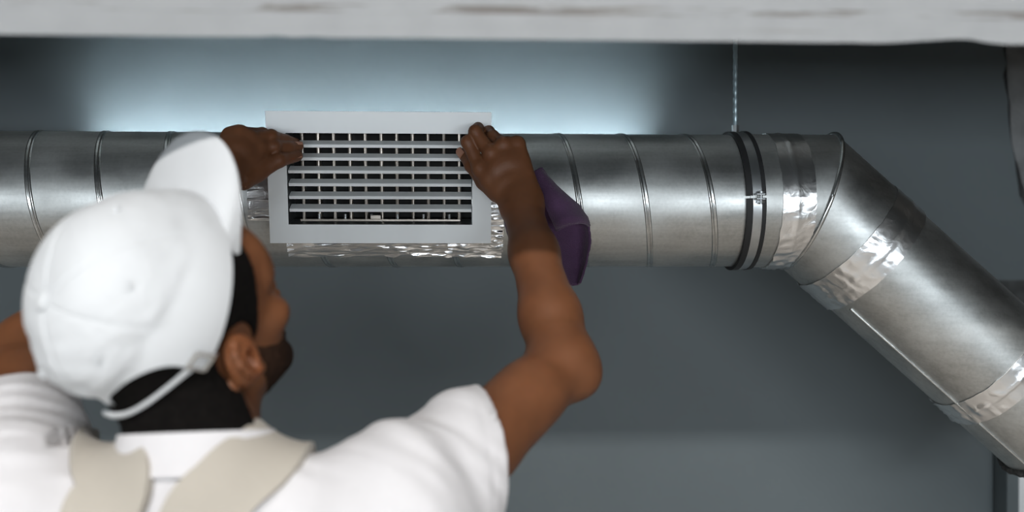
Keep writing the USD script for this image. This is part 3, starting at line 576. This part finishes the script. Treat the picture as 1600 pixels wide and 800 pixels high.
# --- t-shirt
tee = Shape()
for S_, E_, s in ((SR, ER, 1), (SL, EL, -1)):
    d1 = E_ - S_
    tee.cone(NB + np.array([s * .025, -.012, -.046]), S_ + np.array([-s * .03, .0, .014 if s > 0 else -.004]), .047, .050, .04)
    tee.ell(S_ + np.array([0, 0, .020 if s > 0 else .012]), (.069, .070, 0.080 if s > 0 else .068), None, .03)
    tee.chain([S_, S_ + d1 * .40, S_ + d1 * .70], [.078, .0600, .0425] if s > 0 else [.072, .0590, .0475], .03)
tee.cone(ch + np.array([.06, .03, -.10]), ch + np.array([-.06, .03, -.10]), .116, k=.06); tee.ell(np.array([C7[0], YN + .085, 1.26]), (.180, .118, .21), None, .06)
tee.ell(np.array([C7[0], YN + .085, 1.03]), (.165, .112, .17), None, .06)
tee.cone(NB + np.array([-.010, -.016, -.017]), NB + np.array([-.010, -.016, -.018]), .0575, k=.03)
def hem_plane(S_, E_, t, tilt): d = N_(E_ - S_); return S_ + (E_ - S_) * t, N_(d + np.asarray(tilt))
HEM = [(at(750, 705, (SR + (ER - SR) * .5)[1]), N_(np.array([.95, .32, .02]))), hem_plane(SL, EL, .60, (.0, -.35, .1))]
NECKN = N_(np.array([-.03, .17, 1.0])); NECKC = at(286, 690, YN + .052)
bodyonly = body
def fold(p, S_, E_, s):
    """Folds running round the sleeve and fanning from the shoulder."""
    d = N_(E_ - S_); q = p - S_; u = q @ d; r = q - u[:, None] * d; w = r @ N_(np.cross(d, [0, 0, 1.0])); z = r[:, 2]
    n = meshkit.noise(np.stack([u * 46 + w * 9, w * 7 + 3 * s, z * 7], 1), 5) - .5
    n2 = meshkit.noise(np.stack([u * 90 + z * 30, w * 14, z * 14 + s], 1), 8) - .5
    return (.0120 * n + .0040 * n2) * np.exp(-((u - .06) / .12) ** 2)
def tee_f(p):
    d0 = tee(p); d = d0.copy()
    for S_, E_, s in ((SR, ER, 1), (SL, EL, -1)):
        m = np.linalg.norm(p - S_, axis=1) < .3
        if m.any(): d[m] = d[m] - fold(p[m], S_, E_, s) * (1 if s > 0 else 1.5)
    q = p * 1.0; d = d - .006 * (meshkit.noise(np.stack([q[:, 0] * 34, q[:, 1] * 12, q[:, 2] * 11 + q[:, 0] * 8], 1), 4) - .5)
    for (c_, n_), (S_, E_) in zip(HEM, ((SR, ER), (SL, EL))):
        side = (p - c_) @ n_; near = np.linalg.norm(p - c_, axis=1) < .105
        d = np.where(near, smax(d, side, .002), d)
        hemband = near & (side > -.022) & (side < -.019); d = np.where(hemband, d + .0008, d)
        inner = smax(d0 + .0055, -(side + .03), .004); d = np.where(near, smax(d, -inner, .001), d)
    return d
def tee_all(p): return smax(tee_f(p), ((p - NECKC) @ NECKN) * (1) + (np.linalg.norm(p - NECKC, axis=1) > .12) * -1.0, .003)
lo_, hi_ = tee.box(); lo_ = np.array([lo_[0], lo_[1], 1.0])
tee_cut = lambda p: smax(tee_all(p), 1.02 - p[:, 2], .003)
shirt = surface(tee_cut, lo_, hi_, .0032, 1.6)
ts = obj('t_shirt', shirt, 'white_jersey', man_, 'white cotton t-shirt', smooth=True)
# ribbed collar standing round the neck
th = np.linspace(0, 2 * np.pi, 97)[:-1]; a1 = N_(np.cross(NECKN, [0, 1.0, 0])); a2 = np.cross(NECKN, a1)
def ring(r1, r2, up_): return NECKC + up_ * NECKN + (r1 * np.cos(th))[:, None] * a1 + (r2 * np.sin(th))[:, None] * a2
def neck_r(up_, lo=.050):
    r_ = np.full(len(th), .10)
    for _ in range(12): r_ = np.maximum(r_ - np.maximum(base_head(ring(r_, r_, up_)) - .0045, -.01) * .8, lo)
    k_ = np.array([1, 4, 6, 4, 1]) / 16; r_ = sum(w * np.roll(r_, j - 2) for j, w in enumerate(k_)); return np.maximum(r_, .055)
ra_, rb_ = neck_r(.006), neck_r(-.014)
rows = [ring(rb_ + .010, rb_ + .010, -.030), ring(rb_ + .0055, rb_ + .0055, -.014), ring(ra_ + .0045, ra_ + .0045, .002), ring(ra_ + .0035, ra_ + .0035, .0085), ring(ra_ + .0015, ra_ + .0015, .0085), ring(ra_ + .001, ra_ + .001, .0), ring(rb_ + .001, rb_ + .001, -.030)]
cm = grid(np.stack(rows), close_u=True, close_v=True); cm.fix_normals()
obj('collar', cm, 'white_jersey', ts, smooth=50)
# --- overalls: trousers, bib and the two wide straps over the shirt
tr = Shape(); hipY = YN + .085
tr.ell(np.array([C7[0], hipY, .99]), (.180, .130, .17), None, .05)
FT = []
for s in (-1, 1):
    hp = np.array([C7[0] + s * .095, hipY, .92]); kn = np.array([C7[0] + s * .115, hipY + .03, .50]); an = np.array([C7[0] + s * .125, hipY - .01, .085])
    tr.chain([hp, kn, an], [.102, .080, .070], .04); FT.append(an)
tr_f = lambda p: smax(tr(p) - .005 * (meshkit.noise(p * [18, 18, 14], 2) - .5) * 2, .055 - p[:, 2], .003)
ov = obj('overalls', surface(tr_f, *tr.box(), .008, 1.7), 'beige_canvas', man_, 'beige canvas work overalls', smooth=True)
hug = lambda p: np.minimum(tee_f(p), tr_f(p) + 0)
def ribbon(path, w, th_, name, label=None, nn=60, m=17):
    """A strap of width w that hugs the shirt along the path."""
    path = np.asarray(path, float); t = np.linspace(0, 1, len(path)); tt = np.linspace(0, 1, nn)
    from scipy.interpolate import CubicSpline
    c_ = CubicSpline(t, path)(tt); c_ = snap(tee, c_, .006, 8)
    g = grad(tee, c_); g /= np.linalg.norm(g, axis=1)[:, None]; d = np.gradient(c_, axis=0); d /= np.linalg.norm(d, axis=1)[:, None]; side = np.cross(d, g); side /= np.linalg.norm(side, axis=1)[:, None]
    W = np.linspace(-1, 1, m); q = (c_[:, None] + side[:, None] * W[None, :, None] * w / 2).reshape(-1, 3); q = snap(tee, q, .0080, 6)
    g = grad(tee, q); g /= np.maximum(np.linalg.norm(g, axis=1), 1e-6)[:, None]; e_ = np.tile(th_ + .0009 * np.exp(-((np.abs(W) - .93) / .06) ** 2) - .0008 * np.exp(-((np.abs(W) - .80) / .03) ** 2), nn)[:, None]
    A, Bq = (q + g * (e_ + .001)).reshape(nn, m, 3), (q - g * .006).reshape(nn, m, 3)
    return obj(name, sheet(A, Bq), 'beige_canvas', man_, label, smooth=40)
bk = lambda px, py: at(px, py, YN - .02)
cx = C7[0]
ribbon([(cx + .0, YN - .02, 1.20), bk(300, 850), bk(345, 770), bk(392, 726), at(430, 708, YN + .05), at(446, 712, YN + .13), at(448, 740, YN + .19), at(440, 800, YN + .22)], .064, .0026, 'strap', 'beige canvas strap over the right shoulder')
ribbon([(cx - .02, YN - .02, 1.20), bk(160, 850), bk(154, 790), bk(158, 735), at(164, 700, YN + .04), at(172, 700, YN + .12), at(182, 730, YN + .19), at(190, 790, YN + .22)], .070, .0026, 'strap', 'beige canvas strap over the left shoulder')
# --- shoes
for a_ in FT:
    sh = Shape().cone(a_ + [0, -.03, -.03], a_ + [0, .12, -.045], .044, .036, .03).cone(a_ + [0, -.02, -.01], a_ + [0, .0, .05], .046, .05, .03)
    so = obj('shoe', surface(lambda p: smax(sh(p), .022 - p[:, 2], .004), *sh.box(), .006, 1.6), 'shoe_leather', man_, 'dark leather work shoe', smooth=True)
    obj('sole', trimesh.creation.extrude_polygon(Polygon([(a_[0] + .046 * math.cos(t) * (1 - .12 * math.sin(t)), a_[1] + .045 + .125 * math.sin(t)) for t in np.linspace(0, 2 * np.pi, 40)[:-1]]), .026, engine='earcut'), 'sole', so)
# --- cap
K = lambda v: CO + np.asarray(v, float) @ CR3.T
CA, CB, CH, APEX, DEL = .0890, .1065, .1122, .0273, .1127
def er(f): return 1 / np.sqrt((np.sin(f - DEL) / CA) ** 2 + (np.cos(f - DEL) / CB) ** 2)                                      # half width, half length, height
def crown(nphi=192, nt=44, off=0.0):
    ph_ = np.linspace(0, 2 * np.pi, nphi, endpoint=False)[None]; t = np.linspace(0, 1, nt)[:, None]
    an = t * np.pi / 2; wf = (1 + np.cos(ph_)) / 2; rad = np.cos(an) ** (.86 - .46 * wf); hgt = np.sin(an) ** 1.04
    seam = np.abs(((ph_ / (np.pi / 3) + .5) % 1) - .5) * 2                                       # six panels
    pts = np.stack([np.sin(ph_) * rad, np.cos(ph_) * rad, hgt + 0 * ph_], -1)
    n = pts / np.maximum(np.linalg.norm(pts, axis=-1, keepdims=True), 1e-6)
    dip = -.0016 * np.exp(-(seam * (rad + .05) / .035) ** 2) + .0012 * np.cos(seam * np.pi) * -rad * (1 - t)
    back = np.clip(-np.cos(ph_), 0, 1)
    wr_ = .0105 * (meshkit.fbm(np.stack(np.broadcast_arrays(pts[..., 0] * 2.6 + 3, pts[..., 1] * 3.4, pts[..., 2] * 5.5), -1), 3, 6) - .5) * (.35 + back) \
        - .0050 * np.exp(-((t - .30 - .05 * np.sin(ph_ * 3)) / .07) ** 2) * back ** 2
    P_ = pts * np.stack([er(ph_) + 0 * t, er(ph_) + 0 * t, CH + 0 * ph_ + 0 * t], -1) + n * (dip + wr_ * (1 - t ** 3) + off)[..., None]
    P_[..., 1] -= APEX * hgt ** 1.5
    P_[..., 2] -= .012 * (1 - t)                                                              # the band drops a little
    return P_
o_, i_ = crown(), crown(off=-.0028)
nphi = o_.shape[1]
def closed(o_, i_):
    k = o_.shape[0] * nphi; A, Bq = grid(o_, close_v=True), grid(i_, close_v=True); j = np.arange(nphi); j2 = (j + 1) % nphi
    F = np.vstack([A.faces, Bq.faces[:, ::-1] + k, np.c_[j, j + k, j2 + k], np.c_[j, j2 + k, j2]])
    t = trimesh.Trimesh(np.vstack([A.vertices, Bq.vertices]), F); t.merge_vertices(digits_vertex=7); t.update_faces(t.nondegenerate_faces()); t.fix_normals(); return t
def clear(P_, gap, f=None):
    """Keeps the fabric off the head."""
    w = K(P_.reshape(-1, 3)); f = f or skull; d = f(w); m = d < gap
    if m.any(): w[m] = snap(f, w[m], gap, 4)
    return ((w - CO) @ CR3).reshape(P_.shape)
o_, i_ = clear(o_, .0090), clear(i_, .0062)
cr = closed(o_, i_)
arch = trimesh.creation.extrude_polygon(Polygon([(x, y) for x, y in [(-.041, -.06), (-.041, .010)] + [(-.041 * math.cos(t), .012 + .034 * math.sin(t)) for t in np.linspace(0, math.pi, 30)] + [(.041, -.06)]]), .08, engine='earcut')
v = arch.vertices; arch.vertices = np.c_[v[:, 0], -.06 - v[:, 2], v[:, 1]]; PHA = math.radians(165); ca_, sa_ = math.cos(math.pi - PHA), math.sin(math.pi - PHA)
v = arch.vertices; arch.vertices = np.c_[v[:, 0] * ca_ - v[:, 1] * sa_, v[:, 0] * sa_ + v[:, 1] * ca_, v[:, 2]]; arch.fix_normals()
cut = tri(man(cr) - man(arch)); cut.vertices = K(cut.vertices)
cap = obj('cap', cut, 'cap_twill', man_, 'white baseball cap', smooth=42)
# edge tape round the arch, sweatband edge, button, brim, rear strap with its clasp
ph_ = np.linspace(0, 2 * np.pi, 200)
def on_band(ph_, z, off): # a point of the band at height z above its lower edge
    t = np.clip((z + .012) / (CH + .012), 0, 1); an = t * np.pi / 2; r_ = np.cos(an) ** .86
    return np.stack([np.sin(ph_) * (er(ph_) * r_ + off), np.cos(ph_) * (er(ph_) * r_ + off), z + 0 * ph_], -1)
bt = trimesh.creation.icosphere(3, 1.0); bt.apply_scale((.0085, .0085, .0045)); bt.vertices = K(bt.vertices + [0, -APEX, CH + .0005]); obj('button', bt, 'cap_twill', cap, smooth=True)
for k in range(6):                                                     # stitched eyelets, one in each panel
    q = o_[24, int((k + .5) / 6 * nphi) % nphi]; nn_ = N_(q * [1, 1, 1.1]); u_ = N_(np.cross(nn_, [0, 0, 1.0])); w_ = np.cross(nn_, u_); tt = np.linspace(0, 2 * np.pi, 17)
    obj('eyelet', sweep(K(q + nn_ * .0005 + .0036 * (np.cos(tt)[:, None] * u_ + np.sin(tt)[:, None] * w_)), .0011, 6), 'cap_twill', cap, smooth=True)
# brim
nb, mb = 61, 22; f = np.linspace(-1.15, 1.15, nb)[:, None]; t = np.linspace(0, 1, mb)[None]
base = on_band(f[:, 0], np.full(nb, -.010), -.001)[:, None]
shape_ = np.cos(f / 1.15 * np.pi / 2) ** .55                                                          # how far the brim reaches
tipx = np.sin(f) * er(f) * (1 - t) + np.sin(f / 1.15 * np.pi / 2) * .0800 * t
cf = np.cos(f / 1.15 * np.pi / 2) ** .62; reach = er(f) * np.cos(f) * (1 - t) + t * ((CB + .0725) * cf + .030 * (1 - cf))
drop = -.010 - .012 * t - 1.15 * tipx ** 2 * (.25 + .75 * t)
Vb = np.stack([tipx + 0 * reach, reach + 0 * tipx, drop], -1)
up_ = np.zeros_like(Vb); up_[..., 2] = 1
th_b = .0022 * np.sqrt(np.clip(1 - ((t - .5) * 2) ** 8, .05, 1))[..., None]
bm_ = sheet(K((Vb + up_ * th_b).reshape(-1, 3)).reshape(nb, mb, 3), K((Vb - up_ * th_b).reshape(-1, 3)).reshape(nb, mb, 3))
obj('brim', bm_, 'cap_twill', cap, smooth=40)
# rear strap
pb = np.linspace(PHA - .60, PHA + .54, 50); dr = -.002 * np.cos((pb - PHA) / .60 * np.pi / 2)
rows = [on_band(pb, np.full(50, -.012) , o) + np.stack([0 * pb, 0 * pb, dr + z + .012], 1) for z, o in ((-.020, .0006), (-.004, .0006), (-.004, .0030), (-.020, .0030))]
def push_out(P_, gap):
    """Slides the strap up the back of the head until it lies on the hair."""
    q = P_.copy()
    for _ in range(45):
        m = base_head(K(q)) < gap; q[m, 2] += .001; q[m, :2] *= 1.0015
    from scipy.ndimage import maximum_filter1d, uniform_filter1d
    for k in range(3): s_ = q[:, k] - P_[:, k]; q[:, k] = P_[:, k] + np.sign(s_.sum()) * 0 + uniform_filter1d(maximum_filter1d(s_, 7) if k == 2 else s_, 7)
    return q
sg = np.stack([push_out(r_, g_) for r_, g_ in zip(rows, (.0068, .0068, .0094, .0094))], 1); sm_ = grid(sg, close_v=True); k = len(sm_.vertices); sm_.faces = np.vstack([sm_.faces, [[0, 1, 2], [0, 2, 3], [k - 4, k - 2, k - 3], [k - 4, k - 1, k - 2]]]); sm_.vertices = K(sm_.vertices); sm_.fix_normals()
obj('rear_strap', sm_, 'cap_twill', cap, smooth=40)
ck = clear(on_band(np.array([PHA - .52]), np.array([.001]), .004), .0125, base_head)[0]; nn_ = N_(ck * [1, 1, 0]); tt_ = np.cross(nn_, [0, 0, 1.0])
def clasp(sz, off): m = bx(sz, (0, 0, 0), min(sz) * .3); m.vertices = K(ck + off[0] * tt_ + off[1] * nn_ + off[2] * np.array([0, 0, 1.0]) + m.vertices @ np.stack([tt_, nn_, [0, 0, 1.0]])); return m
obj('clasp', cat(clasp((.003, .003, .022), (-.008, 0, 0)), clasp((.003, .003, .022), (.008, 0, 0)), clasp((.018, .003, .003), (0, 0, .0095)), clasp((.018, .003, .003), (0, 0, -.0095))), 'clasp_metal', cap)
# --- cleaning cloth hanging from the right hand between forearm and duct
cl = thing('cleaning_cloth', 'purple microfibre cloth hanging from the right hand behind the forearm', 'cloth', (0, 0, 0))
def rows_to_sheet(rows, th_, n=36, m=40):
    from scipy.interpolate import CubicSpline, PchipInterpolator
    R_ = np.array(rows); a_ = PchipInterpolator(np.linspace(0, 1, R_.shape[0]), R_, axis=0)(np.linspace(0, 1, n)); b_ = CubicSpline(np.linspace(0, 1, R_.shape[1]), a_, axis=1)(np.linspace(0, 1, m))
    b_ = b_ + .0022 * (meshkit.fbm(b_ * 60)[..., None] - .5)
    du, dv = np.gradient(b_, axis=0), np.gradient(b_, axis=1); n_ = np.cross(du, dv); n_ /= np.maximum(np.linalg.norm(n_, axis=-1, keepdims=True), 1e-9)
    fz = .0009 * (rng.random(b_.shape[:2])[..., None] - .5)
    return sheet(b_ + n_ * th_ / 2 + n_ * fz, b_ - n_ * th_ / 2 + n_ * fz)
backing = [[at(772, 288, 1.376), at(800, 282, 1.370), at(825, 274, 1.378), at(842, 264, 1.382), at(848, 268, 1.382)],
           [at(781, 318, 1.394), at(806, 318, 1.390), at(840, 312, 1.398), at(862, 300, 1.408), at(878, 302, 1.405)],
           [at(790, 350, 1.402), at(818, 352, 1.396), at(856, 350, 1.408), at(892, 342, 1.420), at(919, 346, 1.402)],
           [at(798, 382, 1.404), at(826, 384, 1.396), at(866, 384, 1.408), at(898, 380, 1.424), at(922, 376, 1.398)],
           [at(806, 410, 1.406), at(836, 412, 1.394), at(872, 414, 1.400), at(898, 414, 1.416), at(917, 408, 1.396)],
           [at(822, 428, 1.404), at(850, 436, 1.392), at(880, 444, 1.394), at(898, 446, 1.404), at(906, 442, 1.394)]]
flap = [[at(832, 270, 1.368), at(840, 266, 1.366), at(846, 266, 1.370), at(849, 270, 1.381)],
        [at(846, 304, 1.364), at(858, 298, 1.360), at(872, 296, 1.370), at(879, 303, 1.403)],
        [at(858, 334, 1.360), at(876, 326, 1.352), at(898, 321, 1.366), at(909, 331, 1.402)],
        [at(866, 352, 1.358), at(882, 344, 1.344), at(906, 340, 1.356), at(920, 348, 1.401)],
        [at(870, 359, 1.364), at(884, 352, 1.352), at(905, 347, 1.360), at(920, 352, 1.402)]]
obj('sheet', rows_to_sheet(backing, .003), 'purple_microfibre', cl, smooth=60)
obj('folded_edge', rows_to_sheet(flap, .003, 24, 24), 'purple_microfibre', cl, smooth=60)

from scipy.interpolate import CubicSpline
hm = CubicSpline(np.linspace(0, 1, 4), np.array(flap[-1]))(np.linspace(0, 1, 24))
obj('hem', sweep(hm, .0026, 8), 'purple_microfibre', cl, smooth=True)
